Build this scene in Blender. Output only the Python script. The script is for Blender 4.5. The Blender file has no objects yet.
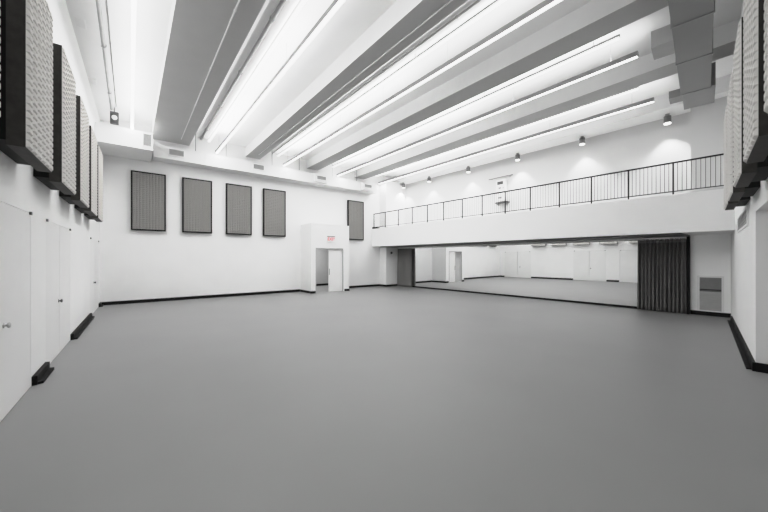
import bpy, bmesh, math, random
from mathutils import Matrix, Vector
from math import radians, sin, cos, pi, atan, hypot

S = bpy.context.scene
COL = S.collection
random.seed(4)
S.cycles.diffuse_bounces = 7
S.view_settings.view_transform = 'Standard'
S.view_settings.look = 'None'
S.view_settings.exposure = 0.0
S.view_settings.gamma = 1.0
# soft highlight shoulder, like the photograph's exposure blend
S.view_settings.use_curve_mapping = True
cm = S.view_settings.curve_mapping
cm.white_level = (8.0, 8.0, 8.0)
cm.use_clip = False
cv = cm.curves[3]
cv.points[0].location = (0.0, 0.0)
cv.points[1].location = (1.0, 0.99)
for px, py in ((0.025, 0.2), (0.0625, 0.49), (0.1, 0.74), (0.15, 0.83), (0.25, 0.895), (0.5, 0.95)):
    cv.points.new(px, py)
cm.update()

# ---------------------------------------------------------------- materials
def mat(name, color, rough=0.6, spec=0.3, metal=0.0, noise=0.03, nscale=6.0, bump=0.0, bscale=80.0,
        emit=None, estr=0.0):
    m = bpy.data.materials.new(name)
    m.use_nodes = True
    nt = m.node_tree
    b = nt.nodes['Principled BSDF']
    b.inputs['Roughness'].default_value = rough
    b.inputs['Metallic'].default_value = metal
    b.inputs['Specular IOR Level'].default_value = spec
    tc = nt.nodes.new('ShaderNodeTexCoord')
    n = nt.nodes.new('ShaderNodeTexNoise')
    n.inputs['Scale'].default_value = nscale
    n.inputs['Detail'].default_value = 3.0
    nt.links.new(tc.outputs['Object'], n.inputs['Vector'])
    r = nt.nodes.new('ShaderNodeValToRGB')
    c = color if len(color) == 3 else color[:3]
    r.color_ramp.elements[0].position = 0.3
    r.color_ramp.elements[1].position = 0.7
    r.color_ramp.elements[0].color = (*[max(0, v * (1 - noise)) for v in c], 1)
    r.color_ramp.elements[1].color = (*[min(1, v * (1 + noise)) for v in c], 1)
    nt.links.new(n.outputs['Fac'], r.inputs['Fac'])
    nt.links.new(r.outputs['Color'], b.inputs['Base Color'])
    if bump > 0:
        n2 = nt.nodes.new('ShaderNodeTexNoise')
        n2.inputs['Scale'].default_value = bscale
        nt.links.new(tc.outputs['Object'], n2.inputs['Vector'])
        bp = nt.nodes.new('ShaderNodeBump')
        bp.inputs['Strength'].default_value = bump
        bp.inputs['Distance'].default_value = 0.01
        nt.links.new(n2.outputs['Fac'], bp.inputs['Height'])
        nt.links.new(bp.outputs['Normal'], b.inputs['Normal'])
    if emit:
        b.inputs['Emission Color'].default_value = (*emit, 1)
        b.inputs['Emission Strength'].default_value = estr
    return m

def g(v):
    return (v, v, v * 0.997)

M_WALL = mat('white_wall_paint', g(0.80), 0.55, 0.25, noise=0.012, nscale=1.5, bump=0.04, bscale=120)
M_PIL = mat('lightened_white_paint', g(0.94), 0.55, 0.2, noise=0.01, nscale=1.5)  # white paint lightened to make up for weak light under the balcony
M_REAR = mat('shaded_wall_paint', g(0.62), 0.6, 0.2, noise=0.01, nscale=1.5)  # white wall paint darkened, dim light put into its colour
M_BAL = mat('white_balcony_paint', g(0.80), 0.5, 0.25, noise=0.012, nscale=1.2)
M_CEIL = mat('white_ceiling_paint', g(0.80), 0.7, 0.15, noise=0.015, nscale=2.0)
M_BEAM = mat('pale_beam_paint', g(0.74), 0.7, 0.15, noise=0.02, nscale=2.5)
M_BEAMSHADE = mat('shaded_beam_paint', g(0.49), 0.75, 0.1, noise=0.02, nscale=2.5)  # beam paint darkened: shade on the undersides put into the colour
M_FLOOR = mat('grey_vinyl_floor', g(0.23), 0.42, 0.28, noise=0.03, nscale=0.7, bump=0.02, bscale=60)
M_DOOR = mat('white_door_paint', g(0.76), 0.45, 0.3, noise=0.01, nscale=2)
M_BLACK = mat('black_rubber', g(0.008), 0.6, 0.12, noise=0.2, nscale=8)
M_FRAME = mat('black_frame_wood', g(0.008), 0.6, 0.12, noise=0.2, nscale=10)
M_FRAMESIDE = mat('dark_frame_wood', (0.034, 0.032, 0.029), 0.6, 0.25, noise=0.2, nscale=14)
M_FOAM = mat('grey_acoustic_foam', (0.62, 0.61, 0.59), 0.9, 0.05, noise=0.05, nscale=30, bump=0.1, bscale=200)
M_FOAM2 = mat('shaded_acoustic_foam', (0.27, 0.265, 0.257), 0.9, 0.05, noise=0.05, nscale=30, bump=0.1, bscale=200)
M_RAIL = mat('black_railing_metal', g(0.01), 0.5, 0.2, noise=0.1)
M_DUCT = mat('white_duct_paint', g(0.76), 0.5, 0.3, noise=0.02, nscale=3)
M_DUCTD = mat('shaded_duct_paint', g(0.27), 0.5, 0.3, noise=0.02, nscale=3)  # duct colour darkened to stand in for weak light by the right-hand wall
M_GRILLE = mat('grey_grille_metal', g(0.22), 0.5, 0.4, noise=0.06)
M_GRILLED = mat('dark_grille_void', g(0.05), 0.7, 0.2, noise=0.06)
M_LGRILLE = mat('light_grille_metal', g(0.42), 0.5, 0.4, noise=0.04)
M_CURT = mat('dark_curtain_fabric', (0.14, 0.138, 0.135), 0.9, 0.08, noise=0.12, nscale=40)
M_CURT2 = mat('mid_grey_curtain_fabric', (0.22, 0.217, 0.213), 0.9, 0.08, noise=0.12, nscale=40)
M_MIRROR = mat('silvered_mirror', (0.955, 0.96, 0.957), 0.012, 0.5, metal=1.0, noise=0.004, nscale=1)
M_STEEL = mat('brushed_steel', g(0.5), 0.3, 0.5, metal=1.0, noise=0.05)
M_DKMETAL = mat('dark_grey_metal', g(0.09), 0.4, 0.4, noise=0.1)
M_SPOT = mat('spotlight_body_metal', g(0.16), 0.4, 0.4, noise=0.06)
M_GREYMETAL = mat('grey_aluminium', g(0.30), 0.45, 0.4, noise=0.05)
M_LED = mat('led_diffuser', g(0.9), 0.4, 0.2, noise=0.0, emit=(1, 0.995, 0.985), estr=3.0)
M_LEDA = mat('led_batten_body', g(0.9), 0.4, 0.2, noise=0.0, emit=(1, 0.995, 0.985), estr=1.6)
M_LENS = mat('lamp_lens', g(0.9), 0.3, 0.3, noise=0.0, emit=(1, 0.98, 0.95), estr=2.5)
M_RED = mat('red_sign_letters', (0.8, 0.05, 0.07), 0.5, 0.2, noise=0.02, emit=(1.0, 0.12, 0.15), estr=0.3)
M_SIGN = mat('white_sign_plate', (0.88, 0.86, 0.86), 0.4, 0.3, noise=0.01)
M_SIGNTOP = mat('grey_sign_canopy', g(0.35), 0.5, 0.3, noise=0.02)
M_DKSOFFIT = mat('dark_header_paint', g(0.10), 0.6, 0.2, noise=0.06)
M_WHITE = mat('white_plastic', g(0.80), 0.4, 0.3, noise=0.01)
M_HALL = mat('hall_paint', g(0.42), 0.6, 0.2, noise=0.02)

# ---------------------------------------------------------------- mesh helpers
class MB:
    def __init__(self):
        self.bm = bmesh.new()
    def box(self, x0, x1, y0, y1, z0, z1, mtx=None):
        vs = [self.bm.verts.new(p) for p in
              [(x0, y0, z0), (x1, y0, z0), (x1, y1, z0), (x0, y1, z0),
               (x0, y0, z1), (x1, y0, z1), (x1, y1, z1), (x0, y1, z1)]]
        for f in [(0, 3, 2, 1), (4, 5, 6, 7), (0, 1, 5, 4), (1, 2, 6, 5), (2, 3, 7, 6), (3, 0, 4, 7)]:
            self.bm.faces.new([vs[i] for i in f])
        if mtx is not None:
            bmesh.ops.transform(self.bm, matrix=mtx, verts=vs)
        return self
    def prism(self, pts, z0, z1):
        a = [self.bm.verts.new((x, y, z0)) for x, y in pts]
        b = [self.bm.verts.new((x, y, z1)) for x, y in pts]
        n = len(pts)
        self.bm.faces.new(a[::-1]); self.bm.faces.new(b)
        for i in range(n):
            self.bm.faces.new([a[i], a[(i + 1) % n], b[(i + 1) % n], b[i]])
        return self
    def cyl(self, p0, p1, r0, r1=None, n=14, cap=True):
        r1 = r0 if r1 is None else r1
        p0, p1 = Vector(p0), Vector(p1)
        d = (p1 - p0).normalized()
        u = d.orthogonal().normalized(); v = d.cross(u)
        a = [self.bm.verts.new(p0 + (u * cos(2 * pi * i / n) + v * sin(2 * pi * i / n)) * r0) for i in range(n)]
        b = [self.bm.verts.new(p1 + (u * cos(2 * pi * i / n) + v * sin(2 * pi * i / n)) * r1) for i in range(n)]
        for i in range(n):
            f = self.bm.faces.new([a[i], a[(i + 1) % n], b[(i + 1) % n], b[i]])
            f.smooth = True
        if cap:
            self.bm.faces.new(a[::-1]); self.bm.faces.new(b)
        return self
    def lathe(self, prof, axis='z', n=20, center=(0, 0, 0)):
        rings = []
        for r, h in prof:
            ring = []
            for i in range(n):
                c_, s_ = r * cos(2 * pi * i / n), r * sin(2 * pi * i / n)
                p = (c_, s_, h) if axis == 'z' else ((c_, h, s_) if axis == 'y' else (h, c_, s_))
                ring.append(self.bm.verts.new(Vector(p) + Vector(center)))
            rings.append(ring)
        for a, b in zip(rings, rings[1:]):
            for i in range(n):
                f = self.bm.faces.new([a[i], a[(i + 1) % n], b[(i + 1) % n], b[i]]); f.smooth = True
        self.bm.faces.new(rings[0]); self.bm.faces.new(rings[-1])
        return self
    def build(self, name, m, parent=None, bevel=0.0):
        bmesh.ops.recalc_face_normals(self.bm, faces=self.bm.faces)
        me = bpy.data.meshes.new(name)
        self.bm.to_mesh(me); self.bm.free()
        me.materials.append(m)
        o = bpy.data.objects.new(name, me)
        COL.objects.link(o)
        if parent is not None:
            o.parent = parent
        if bevel > 0:
            bv = o.modifiers.new('bevel', 'BEVEL'); bv.width = bevel; bv.segments = 2; bv.limit_method = 'ANGLE'
        return o

def tag(o, label=None, cat=None, group=None, kind=None):
    if label: o['label'] = label
    if cat: o['category'] = cat
    if group: o['group'] = group
    if kind: o['kind'] = kind
    return o

def thing(name, label, cat, loc=(0, 0, 0), rotz=0.0, group=None):
    o = bpy.data.objects.new(name, None)
    COL.objects.link(o)
    o.location = loc; o.rotation_euler = (0, 0, rotz)
    o.empty_display_size = 0.1
    return tag(o, label, cat, group)

def struct(name, mb, m, parent=None, label=None, cat=None):
    o = mb.build(name, m, parent)
    if parent is None:
        o['kind'] = 'structure'
        tag(o, label, cat)
    return o

def dup(root, loc, rotz, label, group=None):
    r = root.copy(); COL.objects.link(r)
    r.location = loc; r.rotation_euler = (0, 0, rotz); r['label'] = label
    if group: r['group'] = group
    for ch in list(root.children):
        c = ch.copy(); COL.objects.link(c); c.parent = r
        for gch in list(ch.children):
            d = gch.copy(); COL.objects.link(d); d.parent = c
    return r

# ---------------------------------------------------------------- layout (metres)
YB = 14.818                                   # back wall
L = lambda y: -0.935 + 0.019 * (y - 9)        # left wall face
F = lambda y: 11.308 - 0.028 * (y - 6)        # balcony fascia face
MX = lambda y: 12.859 - 0.028 * (y - 6)       # mirror plane
REAR = lambda y: 13.40 - 0.028 * (y - 6)      # wall behind the balcony
PHI = radians(5.64)                           # the near right-hand wall runs slightly askew
ZB, ZC = 6.2, 6.63                            # beam undersides, ceiling
RW = Matrix.Translation((7.5, 0.2, 0)) @ Matrix.Rotation(PHI, 4, 'Z')   # local x along wall, local y into the room
def rw(s, n, z=0.0):
    return RW @ Vector((s, n, z))
YN = -1.9

# ---------------------------------------------------------------- shell
struct('floor', MB().box(-1.6, 15.0, YN, 18.2, -0.2, 0.0), M_FLOOR, label='smooth grey vinyl studio floor', cat='floor')
struct('ceiling', MB().box(-1.6, 15.0, YN, YB + 0.3, ZC, ZC + 0.2), M_CEIL, label='white ceiling between the beams', cat='ceiling')

# left wall with three flush door openings
mb = MB()
def lw(y0, y1, z0, z1):
    mb.prism([(L(y0), y0), (L(y1), y1), (L(y1) - 0.3, y1), (L(y0) - 0.3, y0)], z0, z1)
OPEN = [(4.80, 5.99), (6.80, 8.87), (12.08, 14.34)]
DZ = 2.23
y = YN
for a, b in OPEN:
    lw(y, a, 0, DZ); y = b
lw(y, YB, 0, DZ)
lw(YN, YB, DZ, ZC)
struct('wall_left', mb, M_WALL, label='white left wall with flush doors below acoustic panels', cat='wall')
def leaf(name, y0, y1, knob_y, pivots, label):
    mb = MB()
    gp = 0.004 if name == 'door_1' else 0.0015
    mb.prism([(L(y0 + gp) - 0.001, y0 + gp), (L(y1 - gp) - 0.001, y1 - gp), (L(y1 - gp) - 0.05, y1 - gp), (L(y0 + gp) - 0.05, y0 + gp)], 0.008, DZ - gp * 1.5)
    d = struct(name, mb, M_DOOR, label=label, cat='door')
    if knob_y: MB().lathe([(0.028, 0.0), (0.028, 0.008), (0.012, 0.012), (0.012, 0.025), (0.026, 0.032), (0.03, 0.043), (0.022, 0.052), (0.004, 0.055)], axis='x', n=18,
                   center=(L(knob_y) - 0.004, knob_y, 0.96 if name == 'door_1' else 0.92)).build('door_knob', M_STEEL if name == 'door_1' else M_DKMETAL, d)
    for py in pivots:
        MB().box(L(py) - 0.003, L(py) + 0.02, py - 0.025, py + 0.025, DZ - 0.025, DZ + 0.012).build('pivot_hinge', M_DKMETAL, d)
    return d
leaf('door_1', 4.80, 5.99, 4.97, [5.94], 'white flush door nearest the camera with round steel knob')
leaf('door_2', 6.80, 7.832, 7.74, [6.85], 'white flush double door leaf, left of the middle pair on the left wall')
leaf('door_3', 7.838, 8.87, None, [8.81], 'white flush double door leaf, right of the middle pair on the left wall')
leaf('door_4', 12.08, 13.20, 12.98, [12.14], 'white flush door leaf of the far pair on the left wall, left half')
leaf('door_5', 13.21, 14.34, None, [14.28], 'white flush door leaf of the far pair on the left wall, right half')

# back wall with the passage opening (inside the vestibule)
mb = MB()
OX0, OX1, OZ = 6.85, 8.38, 2.16
mb.box(-1.3, OX0, YB, YB + 0.25, 0, ZC).box(OX1, 15.0, YB, YB + 0.25, 0, ZC).box(OX0, OX1, YB, YB + 0.25, OZ, ZC)
struct('wall_back', mb, M_WALL, label='white back wall with acoustic panels', cat='wall')

# vestibule box protruding from the back wall
VF, VX0, VX1, VZ = 13.65, 6.61, 8.72, 3.32
mb = MB()
mb.box(VX0, OX0, VF, YB, 0, VZ).box(OX1, VX1, VF, YB, 0, VZ).box(OX0, OX1, VF, YB, OZ, VZ)
struct('wall_vestibule', mb, M_WALL, label='white boxed doorway surround projecting from the back wall', cat='wall')
d = struct('door_6', MB().box(7.585, 8.375, VF + 0.06, VF + 0.105, 0.01, OZ - 0.01), M_DOOR, label='closed white door leaf under the exit sign', cat='door')
MB().box(7.60, 7.63, VF + 0.045, VF + 0.06, 0.85, 1.15).build('pull_handle', M_GREYMETAL, d)
dfr = MB().box(8.345, 8.38, VF - 0.006, VF + 0.05, 0, OZ).box(OX0, OX0 + 0.03, VF - 0.006, VF + 0.05, 0, OZ).box(OX0 + 0.03, 8.345, VF - 0.006, VF + 0.05, OZ - 0.035, OZ)
struct('trim_1', dfr, M_LGRILLE, label='thin grey metal door frame in the doorway surround', cat='door frame')
d = struct('door_7', MB().box(6.885, 6.93, VF + 0.12, VF + 0.92, 0.01, OZ - 0.01), M_DOOR, label='open white door leaf folded inside the doorway', cat='door')
MB().box(6.93, 6.945, VF + 0.75, VF + 0.78, 0.85, 1.15).build('pull_handle', M_GREYMETAL, d)
# passage beyond
mb = MB()
mb.box(5.0, 5.2, YB + 0.25, 17.3, 0, 2.7).box(10.2, 10.4, YB + 0.25, 17.3, 0, 2.7).box(5.0, 10.4, 17.3, 17.5, 0, 2.7).box(5.0, 10.4, YB + 0.25, 17.5, 2.7, 2.8)
struct('wall_passage', mb, M_HALL, label='grey passage walls seen through the open doorway', cat='wall')
struct('baseboard_passage', MB().box(5.2, 10.2, 17.27, 17.3, 0, 0.12), M_BLACK, label='black baseboard in the passage', cat='baseboard')

# near right-hand wall (askew), with an alcove opening
mb = MB()
mb.box(-9.0, -3.6, -1.0, 0, 0, ZC, RW).box(-0.37, 6.4, -1.0, 0, 0, ZC, RW).box(-3.6, -0.37, -1.0, 0, 2.34, ZC, RW).box(-3.6, -0.37, -1.0, -0.85, 0, 2.34, RW)
struct('wall_front', mb, M_WALL, label='white right-hand wall with alcove opening and vent', cat='wall')

# mirror-side wall: lower part behind the mirror, upper part behind the balcony
mb = MB()
def strip(fa, fb, y0, y1, z0, z1, da=0.0, db=0.0):
    mb.prism([(fa(y0) + da, y0), (fb(y0) + db, y0), (fb(y1) + db, y1), (fa(y1) + da, y1)], z0, z1)
strip(MX, REAR, -0.5, YB, 0, 2.6, 0.03, 0.3)
struct('wall_right', mb, M_WALL, label='white wall behind the mirror', cat='wall')
mb = MB()
strip(REAR, REAR, -0.5, YB, 2.6, ZC, 0.0, 0.3)
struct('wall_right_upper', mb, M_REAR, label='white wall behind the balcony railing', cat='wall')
mb = MB()
strip(MX, REAR, 0.2, 1.55, 0, 2.36)
struct('wall_pilaster', mb, M_PIL, label='white pilaster with return grille at the right end of the mirror', cat='wall')
mb = MB()
strip(MX, REAR, 0.2, 1.55, 3.385, ZB)
struct('wall_pilaster_upper', mb, M_REAR, label='white pilaster with shade put into its colour at the right end of the balcony', cat='wall')
mb = MB().box(11.62, 12.52, 14.2, YB, 0, 2.335).box(11.62, 13.2, 14.2, YB, 3.385, ZB)
struct('wall_column', mb, M_WALL, label='white corner column beside the left curtain', cat='wall')
# balcony slab + fascia
mb = MB()
strip(F, REAR, 0.3, YB, 2.345, 3.385)
struct('wall_balcony', mb, M_BAL, label='white balcony front above the mirror', cat='balcony')
mb = MB()
strip(F, MX, 1.56, 14.18, 2.30, 2.344, 0.10, -0.02)
struct('trim_2', mb, M_DKSOFFIT, label='dark grey soffit strip under the balcony', cat='soffit')

# ceiling beams run along the room
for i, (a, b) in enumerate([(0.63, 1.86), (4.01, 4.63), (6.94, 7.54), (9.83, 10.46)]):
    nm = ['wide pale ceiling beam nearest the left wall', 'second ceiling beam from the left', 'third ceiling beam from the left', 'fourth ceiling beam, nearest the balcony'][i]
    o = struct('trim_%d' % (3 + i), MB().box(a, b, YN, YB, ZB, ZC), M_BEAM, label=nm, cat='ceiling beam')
    o.data.materials.append(M_BEAMSHADE)
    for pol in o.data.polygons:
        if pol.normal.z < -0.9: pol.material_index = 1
mb = MB()
mb.prism([(12.62, YN), (14.4, YN), (14.4, YB), (12.62, YB)], ZB, ZC)
struct('trim_7', mb, M_CEIL, label='white ceiling soffit above the balcony', cat='soffit')
mb = MB()
mb.prism([(L(YN), YN), (-0.50, YN), (-0.50, YB), (L(YB), YB)], 6.5, ZC)
struct('trim_8', mb, M_CEIL, label='white ceiling soffit along the left wall', cat='soffit')

# baseboards
mb = MB().box(L(14.8), VX0 - 0.03, YB - 0.02, YB, 0, 0.12)
struct('baseboard_back', mb, M_BLACK, label='black baseboard along the back wall', cat='baseboard')
mb = MB().box(VX1 + 0.02, 11.6, YB - 0.02, YB, 0, 0.12).box(11.6, 12.5, 14.18, 14.2, 0, 0.12).box(11.6, 11.62, 14.2, YB - 0.02, 0, 0.12)
struct('baseboard_corner', mb, M_BLACK, label='black baseboard between the doorway and the mirror', cat='baseboard')
mb = MB().box(VX0 - 0.02, VX0, VF, YB, 0, 0.11).box(VX0 - 0.02, OX0 - 0.01, VF - 0.02, VF, 0, 0.11).box(OX1 + 0.06, VX1 + 0.02, VF - 0.02, VF, 0, 0.11).box(VX1, VX1 + 0.02, VF, YB, 0, 0.11)
struct('baseboard_vestibule', mb, M_BLACK, label='black baseboard round the doorway surround', cat='baseboard')
def lbase(name, y0, y1, lab):
    mb = MB().prism([(L(y0), y0), (L(y0) + 0.05, y0 + 0.02), (L(y1) + 0.05, y1 - 0.02), (L(y1), y1)], 0, 0.12)
    mb.prism([(L(y0) + 0.04, y0 + 0.03), (L(y0) + 0.10, y0 + 0.05), (L(y1) + 0.10, y1 - 0.05), (L(y1) + 0.04, y1 - 0.03)], 0, 0.035)
    struct(name, mb, M_BLACK, label=lab, cat='baseboard')
lbase('baseboard_left', 6.02, 6.77, 'short black baseboard between the near doors')
lbase('baseboard_left_middle', 8.90, 12.05, 'longer black baseboard between the middle and far doors')
lbase('baseboard_left_end', 14.36, YB, 'stub of black baseboard in the left corner')
mb = MB().box(-0.37, 4.9, 0, 0.035, 0, 0.13, RW).box(-0.405, -0.37, -0.85, 0.035, 0, 0.13, RW)
mb.box(-0.33, 4.85, 0.03, 0.09, 0, 0.018, RW)
struct('baseboard_front', mb, M_BLACK, label='thick black baseboard along the right-hand wall', cat='baseboard')
mb = MB()
strip(MX, MX, 0.62, 1.55, 0, 0.12, -0.03, 0.0)
struct('baseboard_right', mb, M_BLACK, label='black baseboard below the floor-level return grille', cat='baseboard')
mb = MB()
strip(MX, MX, 0.45, 1.57, 3.385, 3.61, -0.03, 0.0)
mb.box(11.60, 13.1, 14.17, 14.2, 3.385, 3.50)
mb.box(F(14.8) + 0.02, 11.6, 14.79, YB, 3.385, 3.50)
struct('baseboard_balcony', mb, M_BLACK, label='black baseboard at the ends of the balcony', cat='baseboard')

# ---------------------------------------------------------------- acoustic panels
def foam_mesh(w, h, nx, nz, dep):
    bm = bmesh.new()
    cx, cz = w / nx, h / nz
    V = {}
    def v(i, j):
        if (i, j) not in V:
            V[(i, j)] = bm.verts.new((i * cx - w / 2, 0, j * cz))
        return V[(i, j)]
    for i in range(nx):
        for j in range(nz):
            a, b, c_, d_ = v(i, j), v(i + 1, j), v(i + 1, j + 1), v(i, j + 1)
            k = 0.22
            x0, z0 = i * cx - w / 2, j * cz
            t = [bm.verts.new((x0 + cx * fx, -dep, z0 + cz * fz)) for fx, fz in ((k, k), (1 - k, k), (1 - k, 1 - k), (k, 1 - k))]
            q = [a, b, c_, d_]
            bm.faces.new(t)
            for m_ in range(4):
                bm.faces.new([q[m_], q[(m_ + 1) % 4], t[(m_ + 1) % 4], t[m_]])
    return bm
def make_panel(name, label, w, h, z0, stand, thick, group, nx=10, nz=30, fw=0.03, fm=None, foam=None):
    t = thing(name, label, 'acoustic panel', (0, 0, 0), 0, group)
    y0, y1 = -stand, -stand + thick
    mb = MB()
    for x0, x1, za, zb in ((-w / 2, -w / 2 + fw, z0, z0 + h), (w / 2 - fw, w / 2, z0, z0 + h), (-w / 2 + fw, w / 2 - fw, z0, z0 + fw), (-w / 2 + fw, w / 2 - fw, z0 + h - fw, z0 + h)):
        mb.box(x0, x1, y0, y1, za, zb)
    mb.build('frame', fm or M_FRAME, t)
    mb = MB()
    mb.bm.free(); mb.bm = foam_mesh(w - 2 * fw, h - 2 * fw, nx, nz, 0.022 if fm else 0.02)
    bmesh.ops.translate(mb.bm, verts=mb.bm.verts, vec=(0, y0 + (0.002 if fm else 0.015), z0 + fw))
    mb.build('foam_face', foam or M_FOAM, t)
    MB().box(-w / 2 + fw, w / 2 - fw, y0 + 0.02, y1 - 0.005, z0 + fw, z0 + h - fw).build('backing_board', M_FRAMESIDE, t)
    if stand - thick > 0.03:
        MB().box(-w / 2 + 0.03, w / 2 - 0.03, y1 - 0.005, -0.002, z0 + 0.05, z0 + h - 0.06).build('mounting_box', M_BLACK, t)
    return t
bp = make_panel('acoustic_panel', 'leftmost acoustic panel on the back wall, under the boxed bulkhead', 1.05, 2.18, 2.69, 0.14, 0.09, 'framed acoustic panels on the back wall', fw=0.045, foam=M_FOAM2)
bx = [0.545, 2.13, 3.715, 5.275, 9.845]
bl = ['', 'second acoustic panel from the left corner on the back wall', 'third acoustic panel from the left corner on the back wall',
      'fourth acoustic panel on the back wall, last before the doorway', 'acoustic panel on the back wall right of the doorway surround']
for i, x in enumerate(bx):
    if i == 0: bp.location = (x, YB, 0)
    else: dup(bp, (x, YB, 0), 0, bl[i])
lp = make_panel('acoustic_panel', 'nearest large acoustic panel on the left wall, cut by the photo edge', 1.09, 1.86, 2.68, 0.27, 0.12, 'framed acoustic panels on the left wall', nx=6, nz=27, fw=0.008, fm=M_FRAMESIDE)
rotL = pi / 2 - atan(0.019)
LY = [(3.11, ''), (4.90, 'second acoustic panel on the left wall, with dark frame side in full view'), (6.61, 'third acoustic panel from the camera on the left wall'),
      (8.29, 'fourth acoustic panel from the camera on the left wall'), (9.87, 'fifth acoustic panel from the camera on the left wall'), (11.35, 'farthest acoustic panel on the left wall near the back corner')]
for i, (yy, lab) in enumerate(LY):
    if i == 0: lp.location = (L(yy), yy, 0); lp.rotation_euler = (0, 0, rotL)
    else: dup(lp, (L(yy), yy, 0), rotL, lab)
rp = make_panel('acoustic_panel', 'nearest acoustic panel on the right-hand wall, cut by the photo edge', 0.98, 1.68, 2.56, 0.25, 0.11, 'framed acoustic panels on the right-hand wall', nx=6, nz=26, fw=0.008, fm=M_FRAMESIDE)
RS = [(2.70, ''), (4.15, 'second acoustic panel from the camera on the right-hand wall'), (5.62, 'third acoustic panel from the camera on the right-hand wall'),
      (7.02, 'fourth acoustic panel from the camera on the right-hand wall'), (8.28, 'farthest acoustic panel on the right-hand wall beside the balcony')]
for i, (xx, lab) in enumerate(RS):
    p = rw((xx - 7.5) / cos(PHI), 0)
    if i == 0: rp.location = p; rp.rotation_euler = (0, 0, pi + PHI)
    else: dup(rp, p, pi + PHI, lab)

# ---------------------------------------------------------------- lights in the bays
def area(name, loc, sx, sy, power, up=False, color=(1, 1, 1), spread=180):
    l = bpy.data.lights.new(name, 'AREA'); l.shape = 'RECTANGLE'; l.size = sx; l.size_y = sy; l.energy = power; l.color = color
    l.spread = radians(spread)
    o = bpy.data.objects.new(name, l); COL.objects.link(o); o.location = loc
    if up: o.rotation_euler = (pi, 0, 0)
    return o
PD, PU = 162.0, 130.0
def pendant(x, y0, y1, label, kd=1.0, ku=1.0, side=0.0):
    z = 6.04
    t = thing('linear_pendant_light', label, 'light', (x, (y0 + y1) / 2, z), 0, 'linear LED pendants between the beams')
    h = (y1 - y0) / 2
    MB().box(-0.042, 0.042, -h, h, 0.012, 0.12).build('housing', M_GREYMETAL, t)
    MB().box(-0.039, 0.039, -h + 0.01, h - 0.01, 0.0, 0.011).build('diffuser', M_LED, t)
    n = 6
    for k in range(n):
        yy = -h + 0.5 + k * (2 * h - 1.0) / (n - 1)
        MB().cyl((0, yy, 0.11), (0, yy, ZC - z), 0.004, n=6).build('suspension_cable', M_LGRILLE, t)
    if side:
        o = area('side_fill', (x + 0.044, (y0 + y1) / 2, z + 0.06), 0.06, 2 * h - 0.02, side, spread=130)
        o.rotation_euler = (0, radians(-66), 0)      # unseen fill light, added to brighten walls under the balcony
    # lamps split in three runs, the near one weakened to darken the foreground
    ny = 3
    for k, kk in enumerate((0.27, 1.0, 1.15)):
        seg = (2 * h - 0.02) / ny
        yc = y0 + 0.01 + seg * (k + 0.5)
        area('led_down', (x, yc, z - 0.006), 0.075, seg, PD * kd * kk / ny)
        su = seg - (1.0 if k == 2 else 0.0)
        area('led_up', (x, y0 + 0.01 + seg * k + su / 2, z + 0.128), 0.07, su, PU * ku * (kk * 0.6 + 0.4) / ny, up=True)
    return t
pendant(0.05, 1.0, 14.4, 'linear LED light beside the left wall, ending at the bulkhead', 1.0, 0.5, 70.0)
pendant(2.81, 1.85, 14.65, 'linear LED pendant with lit underside right of the wide beam', side=70.0)
pendant(5.68, 1.85, 14.65, 'linear LED pendant with lit underside in the middle bay')
pendant(8.60, 1.85, 14.65, 'linear LED pendant with lit underside, second from the balcony')
pendant(11.42, 2.1, 14.65, 'linear LED pendant with lit underside nearest the balcony', 0.75)
def batten(x, y0, y1, label):
    z = 6.44
    t = thing('linear_batten_light', label, 'light', (x, (y0 + y1) / 2, z), 0, 'slim LED battens close to the ceiling')
    h = (y1 - y0) / 2
    MB().box(-0.035, 0.035, -h, h, 0.03, 0.09).build('housing', M_LGRILLE, t)
    MB().box(-0.05, 0.028, -h + 0.01, h - 0.01, 0.0, 0.03).build('diffuser', M_LEDA, t)
    MB().box(0.028, 0.036, -h + 0.01, h - 0.01, 0.0, 0.03).build('edge_strip', M_GREYMETAL, t)
    for k in range(5):
        yy = -h + 0.5 + k * (2 * h - 1.0) / 4
        MB().cyl((0, yy, 0.09), (0, yy, ZC - z - 0.002), 0.012, n=8).build('stem', M_LGRILLE, t)
    area('batten_up', (x - 0.0, (y0 + y1) / 2, z + 0.095), 0.06, 2 * h - 0.02, 14.0, up=True)
    return t
batten(2.53, 2.1, 14.6, 'slim LED batten at the ceiling right of the wide beam')
batten(5.40, 2.1, 14.6, 'slim LED batten at the ceiling in the middle bay')
batten(8.30, 2.1, 14.6, 'slim LED batten at the ceiling, second bay from the balcony')
batten(11.20, 2.4, 14.6, 'slim LED batten at the ceiling in the bay nearest the balcony')

# conduits
def conduit(label, p0, p1, r, m, n=10, straps=True):
    t = thing('conduit', label, 'conduit', p0)
    v = Vector(p1) - Vector(p0)
    MB().cyl((0, 0, 0), v, r, n=n).build('pipe', m, t)
    k = max(2, int(v.length / 2.2))
    for i in range(k):
        c = v * ((i + 0.5) / k); dd = v.normalized()
        MB().cyl(c - dd * 0.02, c + dd * 0.02, r * 1.35, n=n).build('clamp', m, t)
    return t
conduit('thin pale conduit along the underside of the wide beam', (1.48, 0.5, ZB - 0.022), (1.51, YB - 0.7, ZB - 0.022), 0.016, M_WHITE)
conduit('thin pale conduit along the underside of the second beam', (4.40, 0.5, ZB - 0.018), (4.37, YB - 0.7, ZB - 0.018), 0.013, M_WHITE)
conduit('dark conduit on the ceiling right of the wide beam', (2.27, 0.5, ZC - 0.062), (2.27, YB - 0.01, ZC - 0.062), 0.04, M_GREYMETAL)
conduit('dark conduit on the ceiling in the middle bay', (5.20, 0.5, ZC - 0.04), (5.20, YB - 0.01, ZC - 0.04), 0.024, M_LGRILLE)
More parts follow.
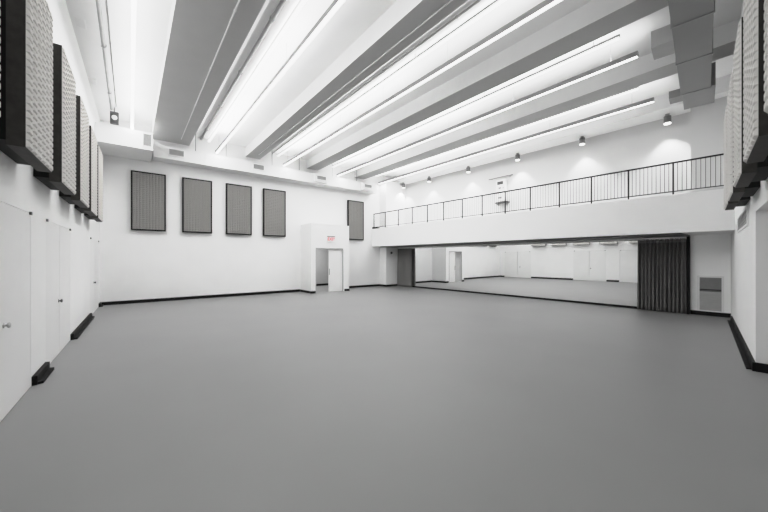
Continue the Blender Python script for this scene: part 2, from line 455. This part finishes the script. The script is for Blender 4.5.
conduit('grey conduit along the edge of the left ceiling soffit', (-0.475, 0.5, 6.53), (-0.475, 13.55, 6.53), 0.042, M_LGRILLE)
conduit('thin grey conduit on the ceiling beside the left soffit', (-0.35, 0.5, ZC - 0.016), (-0.35, 13.5, ZC - 0.016), 0.01, M_GREYMETAL)

# emergency lamp at the end of the soffit conduit
t = thing('emergency_lamp', 'small grey emergency lamp hanging at the end of the left soffit', 'lamp', (-0.40, 13.62, 6.24))
MB().box(-0.11, 0.11, -0.07, 0.09, -0.16, 0.22).build('body', M_DKMETAL, t, bevel=0.015)
MB().lathe([(0.075, -0.07), (0.075, -0.10), (0.055, -0.115), (0.02, -0.12)], axis='y', n=18, center=(0.0, 0, 0.02)).build('lamp_head', M_WHITE, t)
MB().cyl((0, 0.02, 0.22), (0, 0.02, 0.39), 0.02, n=10).build('mounting_stem', M_GREYMETAL, t)

# access hatches on left soffit
for yy, lab in ((8.95, 'square access hatch in the left ceiling soffit, nearer one'), (11.7, 'square access hatch in the left ceiling soffit, farther one')):
    t = thing('access_hatch', lab, 'hatch', (-0.80, yy, 6.5), 0, 'access hatches in the left soffit')
    MB().box(-0.085, 0.085, -0.17, 0.17, -0.008, 0).build('hatch_frame', M_WHITE, t)
    MB().box(-0.07, 0.07, -0.155, 0.155, -0.013, -0.008).build('hatch_cover', M_DUCT, t)

# ---------------------------------------------------------------- ducts
def register(parent, cx, cz, w, h, y, out=0.03, slats=5, name='air_register', m=None):
    fr = MB()
    b = 0.035
    for x0, x1, z0, z1 in ((-w / 2 - b, -w / 2, -h / 2 - b, h / 2 + b), (w / 2, w / 2 + b, -h / 2 - b, h / 2 + b), (-w / 2, w / 2, -h / 2 - b, -h / 2), (-w / 2, w / 2, h / 2, h / 2 + b)):
        fr.box(cx + x0, cx + x1, y - out, y, cz + z0, cz + z1)
    fr = fr.build(name, M_WHITE, parent)
    gm = MB().box(cx - w / 2, cx + w / 2, y - 0.004, y - 0.001, cz - h / 2, cz + h / 2)
    for k in range(slats):
        zz = cz - h / 2 + (k + 0.5) * h / slats
        gm.box(-w / 2, w / 2, -0.012, 0.003, -0.006, 0.006, Matrix.Translation((cx, y - 0.014, zz)) @ Matrix.Rotation(radians(35), 4, 'X'))
    gm.build('louvers', m or M_GRILLE, fr)
    return fr

t = thing('air_duct', 'long white rectangular air duct with registers along the back wall', 'duct', (0, 14.2, 5.37))
xs = [0.65, 2.35, 4.0, 5.6, 7.3, 9.0, 10.95]
DHT = 0.48
for a, b in zip(xs, xs[1:]):
    MB().box(a + 0.012, b - 0.012, 0, YB - 14.2 - 0.002, 0, DHT).build('duct_section', M_DUCT, t)
for a in xs[1:-1]:
    MB().box(a - 0.012, a + 0.012, -0.012, YB - 14.2 - 0.002, -0.012, DHT + 0.012).build('joint_flange', M_WHITE, t)
register(t, 1.37, 0.28, 0.46, 0.21, 0.0, m=M_LGRILLE)
register(t, 4.39, 0.29, 0.44, 0.20, 0.0, m=M_LGRILLE)
for cx in (7.36, 10.2):
    MB().box(cx - 0.36, cx + 0.36, -0.16, 0.0, 0.06, 0.40).build('register_boot', M_DUCT, t)
    register(t, cx, 0.26, 0.48, 0.17, -0.16, m=M_LGRILLE)
for cx in (2.0, 3.1, 5.0, 6.3, 8.1, 9.6):
    MB().cyl((cx, 0.06, DHT), (cx, 0.06, ZC - 5.37), 0.012, n=8).build('hanger_rod', M_GREYMETAL, t)
t = thing('air_bulkhead', 'boxed white duct bulkhead in the left back corner with a register', 'duct', (-0.1, 13.2, 5.3))
MB().prism([(L(13.2) + 0.1 + 0.004, 0), (0.71, 0), (0.71, YB - 13.2 - 0.002), (L(14.8) + 0.1 + 0.004, YB - 13.2 - 0.002)], 0, 0.58).build('casing', M_DUCT, t)
register(t, 0.545, 0.32, 0.22, 0.40, 0.0, out=0.02, slats=9, m=M_LGRILLE)

# duct along the right-hand wall, near beams
t = thing('air_duct', 'shade-darkened rectangular air duct with flanged joints high along the right-hand wall', 'duct', tuple(rw(0, 0.0, 5.6)), PHI)
n0, n1 = 0.42, 0.92
ss = [-3.0, -1.6, -0.2, 1.25, 2.95]
for a, b in zip(ss, ss[1:]):
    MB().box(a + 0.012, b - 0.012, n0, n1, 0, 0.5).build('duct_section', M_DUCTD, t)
for a in ss[1:]:
    MB().box(a - 0.012, a + 0.012, n0 - 0.015, n1 + 0.015, -0.018, 0.515).build('joint_flange', M_GREYMETAL, t)
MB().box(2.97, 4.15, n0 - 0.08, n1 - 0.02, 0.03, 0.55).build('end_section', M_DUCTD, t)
MB().box(0.16, 0.66, n1, n1 + 0.30, -0.04, 0.27).build('branch_box', M_LGRILLE, t)
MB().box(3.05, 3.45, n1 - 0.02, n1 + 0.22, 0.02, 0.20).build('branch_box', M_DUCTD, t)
for a in (-2.3, -0.9, 0.9, 2.2):
    MB().cyl((a, n0 + 0.05, 0.5), (a, n0 + 0.05, ZB - 5.6), 0.012, n=8).build('hanger_rod', M_GREYMETAL, t)

# ---------------------------------------------------------------- spotlights over the balcony
t0 = None
SY = [14.5, 12.0, 9.45, 6.95, 4.48, 2.1]
SL = ['cylinder spotlight above the far left end of the balcony', 'second cylinder spotlight from the left above the balcony', 'third cylinder spotlight, left of the wall control boxes',
      'fourth cylinder spotlight, right of the wall control boxes', 'fifth cylinder spotlight from the left above the balcony', 'cylinder spotlight at the right end above the balcony']
for i, yy in enumerate(SY):
    x = REAR(yy) - 0.33
    if i == 0:
        x -= 0.02; yy = 14.0
        t0 = thing('ceiling_spotlight', SL[0], 'spotlight', (x, yy, ZB), 0, 'cylinder spotlights above the balcony')
        MB().lathe([(0.06, 0), (0.06, -0.03), (0.03, -0.032), (0.03, -0.06)], n=16).build('ceiling_mount', M_GREYMETAL, t0)
        MB().lathe([(0.04, -0.06), (0.088, -0.065), (0.093, -0.08), (0.093, -0.27), (0.088, -0.28)], n=24).build('body', M_SPOT, t0)
        MB().lathe([(0.086, -0.2801), (0.086, -0.31), (0.075, -0.315), (0.01, -0.32)], n=24).build('lens', M_LENS, t0)
    else:
        dup(t0, (x, yy, ZB), 0, SL[i])
    s = bpy.data.lights.new('spot', 'SPOT'); s.energy = 135; s.spot_size = radians(92); s.spot_blend = 0.6; s.shadow_soft_size = 0.04
    so = bpy.data.objects.new('spot', s); COL.objects.link(so); so.location = (x, yy, ZB - 0.34); so.rotation_euler = (0, radians(4), 0)

# ---------------------------------------------------------------- balcony railing
PYS = [14.70, 13.68, 12.62, 11.58, 10.56, 9.56, 8.54, 7.56, 6.55, 5.58, 4.59, 3.64, 2.69, 1.71, 0.74]
RX = lambda yy: F(yy) + 0.05
ang = atan(-0.028)
t = thing('balcony_railing', 'black metal railing with thin balusters along the balcony edge', 'railing', (RX(7.7), 7.7, 3.385))
def rp_(yy, z):
    return Vector((RX(yy) - RX(7.7), yy - 7.7, z))
Y0, Y1 = 0.70, 14.72
ZT, ZBOT = 0.865, 0.085
def bar(name, ya, yb, z, hw, hh):
    mb = MB()
    a, b = rp_(ya, z), rp_(yb, z)
    mb.prism([(a.x - hw, a.y), (a.x + hw, a.y), (b.x + hw, b.y), (b.x - hw, b.y)], z - hh, z + hh)
    return mb.build(name, M_RAIL, t)
bar('top_rail', Y0, Y1, ZT, 0.022, 0.018)
bar('bottom_rail', Y0, Y1, ZBOT, 0.014, 0.011)
for yy in PYS:
    p = rp_(yy, 0)
    MB().box(p.x - 0.016, p.x + 0.016, p.y - 0.016, p.y + 0.016, 0, ZT - 0.018).build('post', M_RAIL, t)
far = MB()
count = 0
bal_me = None
for i in range(len(PYS) - 1, 0, -1):
    a, b = PYS[i], PYS[i - 1]
    for k in range(1, 11):
        yy = a + (b - a) * k / 11
        p = rp_(yy, 0)
        if count < 100:
            if bal_me is None:
                o = MB().cyl((0, 0, ZBOT), (0, 0, ZT), 0.0052, n=6).build('baluster', M_RAIL, t); bal_me = o.data
            else:
                o = bpy.data.objects.new('baluster', bal_me); COL.objects.link(o); o.parent = t
            o.location = p
            count += 1
        else:
            far.cyl(p + Vector((0, 0, ZBOT)), p + Vector((0, 0, ZT)), 0.0052, n=6)
fo = far.build('baluster', M_RAIL, t); fo['kind'] = 'stuff'

# ---------------------------------------------------------------- mirror, curtains, track
t = thing('wall_mirror', 'long wall mirror under the balcony reflecting the studio', 'mirror', (MX(8), 8, 0))
def ms(name, da, db, y0, y1, z0, z1, m):
    mb = MB()
    mb.prism([(MX(y0) - MX(8) + da, y0 - 8), (MX(y0) - MX(8) + db, y0 - 8), (MX(y1) - MX(8) + db, y1 - 8), (MX(y1) - MX(8) + da, y1 - 8)], z0, z1)
    return mb.build(name, m, t)
ms('mirror_glass', 0.0, 0.02, 1.62, 14.16, 0.075, 2.298, M_MIRROR)
ms('bottom_channel', -0.025, 0.02, 1.62, 14.16, 0.0, 0.075, M_BLACK)
ms('end_trim', -0.16, 0.02, 1.56, 1.615, 0.0, 2.298, M_BLACK)
t = thing('curtain_track', 'white ceiling curtain track above the mirror', 'curtain track', (MX(8) - 0.15, 8, 2.24))
mb = MB()
q = lambda yy: MX(yy) - MX(8)
mb.prism([(q(1.63) - 0.02, 1.63 - 8), (q(1.63) + 0.02, 1.63 - 8), (q(14.15) + 0.02, 14.15 - 8), (q(14.15) - 0.02, 14.15 - 8)], 0.02, 0.058)
mb.build('rail', M_WHITE, t)
for ya, yb, n in ((1.72, 2.74, 9), (13.1, 14.1, 8)):
    for k in range(n):
        yy = ya + (yb - ya) * (k + 0.5) / n
        MB().box(q(yy) - 0.012, q(yy) + 0.012, yy - 8 - 0.012, yy - 8 + 0.012, -0.004, 0.02).build('glider', M_WHITE, t)

def curtain(label, y0, y1, m, folds, seed, ztop=2.228):
    rnd = random.Random(seed)
    t = thing('curtain', label, 'curtain', (MX((y0 + y1) / 2) - 0.15, (y0 + y1) / 2, 0))
    yc = (y0 + y1) / 2
    ph = [rnd.uniform(-0.6, 0.6) for _ in range(folds + 3)]
    am = [rnd.uniform(0.6, 1.15) for _ in range(folds + 3)]
    nU, nV = folds * 14, 14
    zs = [0.02 + (ztop - 0.02) * j / nV for j in range(nV + 1)]
    bm = bmesh.new(); rows = []
    for j, z in enumerate(zs):
        f = 1 - j / nV                      # 1 at the hem
        row = []
        for i in range(nU + 1):
            u = i / nU
            k = u * folds; ki = int(min(k, folds - 1e-6)); fr = k - ki
            a = (am[ki] * (1 - fr) + am[ki + 1] * fr)
            p = (ph[ki] * (1 - fr) + ph[ki + 1] * fr)
            th = 2 * pi * k + p * (0.6 + 0.6 * f)
            amp = (0.05 + 0.03 * f) * a
            yy = y0 + (y1 - y0) * u + 0.02 * sin(2 * th) * (0.5 + f)
            x = MX(yy) - 0.15 + amp * sin(th) + 0.012 * f * sin(0.7 * th + 1.0)
            row.append(bm.verts.new((x - t.location.x, yy - yc, z)))
        rows.append(row)
    for a, b in zip(rows, rows[1:]):
        for i in range(nU):
            ff = bm.faces.new([a[i], a[i + 1], b[i + 1], b[i]]); ff.smooth = True
    mb = MB(); mb.bm.free(); mb.bm = bm
    o = mb.build('drape', m, t)
    sd = o.modifiers.new('thickness', 'SOLIDIFY'); sd.thickness = 0.006
    # heading tape at the top
    bm = bmesh.new()
    top = rows = None
    lo, hi = [], []
    for i in range(folds * 14 + 1):
        u = i / nU; k = u * folds; ki = int(min(k, folds - 1e-6)); fr = k - ki
        a = (am[ki] * (1 - fr) + am[ki + 1] * fr); p = (ph[ki] * (1 - fr) + ph[ki + 1] * fr)
        th = 2 * pi * k + p * 0.6
        yy = y0 + (y1 - y0) * u + 0.02 * sin(2 * th) * 0.5
        x = MX(yy) - 0.15 + 0.05 * a * sin(th) - t.location.x + 0.012 * 0.0
        lo.append(bm.verts.new((x - 0.007, yy - yc, ztop - 0.09))); hi.append(bm.verts.new((x - 0.007, yy - yc, ztop + 0.004)))
    for i in range(nU):
        ff = bm.faces.new([lo[i], lo[i + 1], hi[i + 1], hi[i]]); ff.smooth = True
    mb = MB(); mb.bm.free(); mb.bm = bm
    mb.build('heading_tape', M_CURT if m is M_CURT2 else M_CURT2, t)
    return t
curtain('dark grey pleated curtain bunched at the right end of the mirror', 1.64, 2.76, M_CURT, 12, 3)
curtain('mid-grey pleated curtain bunched at the left end of the mirror', 13.0, 14.12, M_CURT2, 10, 8)

# small round device on corner column
t = thing('wall_speaker', 'small round dark device on the white column by the left curtain', 'speaker', (12.0, 14.2, 1.98))
MB().lathe([(0.13, 0.0), (0.13, -0.02), (0.11, -0.03)], axis='y', n=24).build('mounting_plate', M_WHITE, t)
MB().lathe([(0.075, -0.03), (0.075, -0.06), (0.05, -0.085), (0.015, -0.09)], axis='y', n=20).build('speaker_grille', M_DKMETAL, t)

# ---------------------------------------------------------------- exit sign
t = thing('exit_sign', 'red lettered EXIT sign above the doorway', 'sign', (7.67, VF, 2.60))
MB().box(-0.20, 0.20, -0.07, 0.0, 0.11, 0.15).build('canopy', M_SIGNTOP, t, bevel=0.006)
pl = MB().box(-0.20, 0.20, -0.045, -0.025, -0.13, 0.11).build('sign_plate', M_SIGN, t)
cu = bpy.data.curves.new('lettering', 'FONT'); cu.body = 'EXIT'; cu.size = 0.20; cu.extrude = 0.003; cu.align_x = 'CENTER'; cu.align_y = 'CENTER'
tmp = bpy.data.objects.new('lettering_text', cu); COL.objects.link(tmp)
bpy.context.view_layer.update()
me = bpy.data.meshes.new_from_object(tmp.evaluated_get(bpy.context.evaluated_depsgraph_get()))
bpy.data.objects.remove(tmp)
me.materials.clear(); me.materials.append(M_RED)
lt = bpy.data.objects.new('lettering', me); COL.objects.link(lt); lt.parent = t
lt.rotation_euler = (pi / 2, 0, 0); lt.location = (0, -0.049, -0.01)

# ---------------------------------------------------------------- grilles
def frame_grille(name, label, loc, rotz, w, h, slats, split=None, b=0.05, mvoid=None, dark_top=False):
    t = thing(name, label, 'vent', loc, rotz)
    mb = MB()
    for x0, x1, z0, z1 in ((-w / 2 - b, -w / 2, -b, h + b), (w / 2, w / 2 + b, -b, h + b), (-w / 2, w / 2, -b, 0), (-w / 2, w / 2, h, h + b)):
        mb.box(x0, x1, -0.02, 0.0, z0, z1)
    mb.build('frame', M_WALL, t)
    if dark_top:
        zs = h * 0.60
        MB().box(-w / 2, w / 2, -0.004, -0.001, zs, h).build('upper_core', M_GRILLE, t)
        MB().box(-w / 2, w / 2, -0.006, -0.001, 0, zs).build('lower_core', M_LGRILLE, t)
        MB().box(-w / 2, w / 2, -0.016, -0.001, zs - 0.02, zs + 0.045).build('divider_bar', M_GRILLED, t)
    else:
        MB().box(-w / 2, w / 2, -0.004, -0.001, 0, h).build('core', M_LGRILLE, t)
    for k in range(slats):
        z = (k + 0.5) * h / slats
        top = dark_top and z > h * 0.6
        MB().box(-w / 2, w / 2, -0.012, 0.004, -0.004, 0.004, Matrix.Translation((0, -0.012, z)) @ Matrix.Rotation(radians(38), 4, 'X')).build('louver', M_GRILLE if top else M_LGRILLE, t)
    return t
rotM = -pi / 2 - atan(-0.028) * -1
frame_grille('return_grille', 'tall return air grille with dark upper half right of the curtain', (MX(1.14), 1.14, 0.15), -pi / 2 + 0.028, 0.44, 0.95, 14, dark_top=True)
p = rw((9.2 - 7.5) / cos(PHI), 0.0, 2.25)
frame_grille('wall_vent', 'grey louvered air vent high on the right-hand wall', tuple(p), pi + PHI, 2.0, 0.26, 5, b=0.04)

# ---------------------------------------------------------------- control boxes on the balcony wall
yy = 7.85
xr = REAR(yy) - 0.012
t = thing('control_box', 'white control box with dark display on the wall behind the balcony', 'control box', (xr, yy, 4.98), -pi / 2 + 0.028)
MB().box(-0.24, 0.24, -0.14, 0, -0.26, 0.28).build('casing', M_WHITE, t, bevel=0.01)
MB().box(-0.16, 0.12, -0.15, -0.14, 0.06, 0.20).build('display', M_DKMETAL, t)
MB().box(-0.10, 0.02, -0.15, -0.14, -0.14, -0.06).build('button', M_GREYMETAL, t)
MB().box(0.10, 0.15, -0.15, -0.14, -0.14, -0.08).build('button', M_GREYMETAL, t)
t = thing('control_box', 'lower white control box hanging just above the small shelf on the balcony', 'control box', (xr, yy, 4.44), -pi / 2 + 0.028)
MB().box(-0.26, 0.22, -0.14, 0, -0.18, 0.20).build('casing', M_WHITE, t, bevel=0.01)
MB().box(-0.12, 0.06, -0.15, -0.14, -0.05, 0.04).build('display', M_GREYMETAL, t)
t = thing('wall_shelf', 'small dark shelf under the control boxes behind the railing', 'shelf', (xr, yy, 4.20), -pi / 2 + 0.028)
MB().box(-0.22, 0.36, -0.26, 0, -0.02, 0.02).build('board', M_DKMETAL, t)
for sx in (-0.14, 0.26):
    MB().box(sx - 0.01, sx + 0.01, -0.22, 0, -0.10, -0.02).build('bracket', M_GREYMETAL, t)
t = thing('conduit', 'grey slanting conduit bar mounted above the control boxes', 'conduit', (xr, yy + 0.05, 5.38), -pi / 2 + 0.028)
MB().cyl((-0.58, -0.10, 0.0), (0.60, -0.10, 0.02), 0.022, n=10).build('pipe', M_GREYMETAL, t)
for sx in (-0.45, 0.45):
    MB().box(sx - 0.015, sx + 0.015, -0.10, 0, -0.015, 0.03).build('bracket', M_GREYMETAL, t)

# ---------------------------------------------------------------- lights for passage
area('passage_lamp', (7.6, 16.2, 2.66), 2.0, 0.4, 80)

w = bpy.data.worlds.new('world'); S.world = w; w.use_nodes = True
w.node_tree.nodes['Background'].inputs['Color'].default_value = (0.05, 0.05, 0.05, 1)

# ---------------------------------------------------------------- camera
cam = bpy.data.cameras.new('camera')
cam.sensor_fit = 'HORIZONTAL'; cam.sensor_width = 36.0
cam.lens = 314.43 / 768 * 36.0
cam.shift_y = (258.5 - 256.0) / 768
cam.clip_start = 0.02
co = bpy.data.objects.new('camera', cam); COL.objects.link(co)
co.location = (0, 0, 1.65)
co.rotation_euler = (pi / 2, 0, -0.67925)
S.camera = co
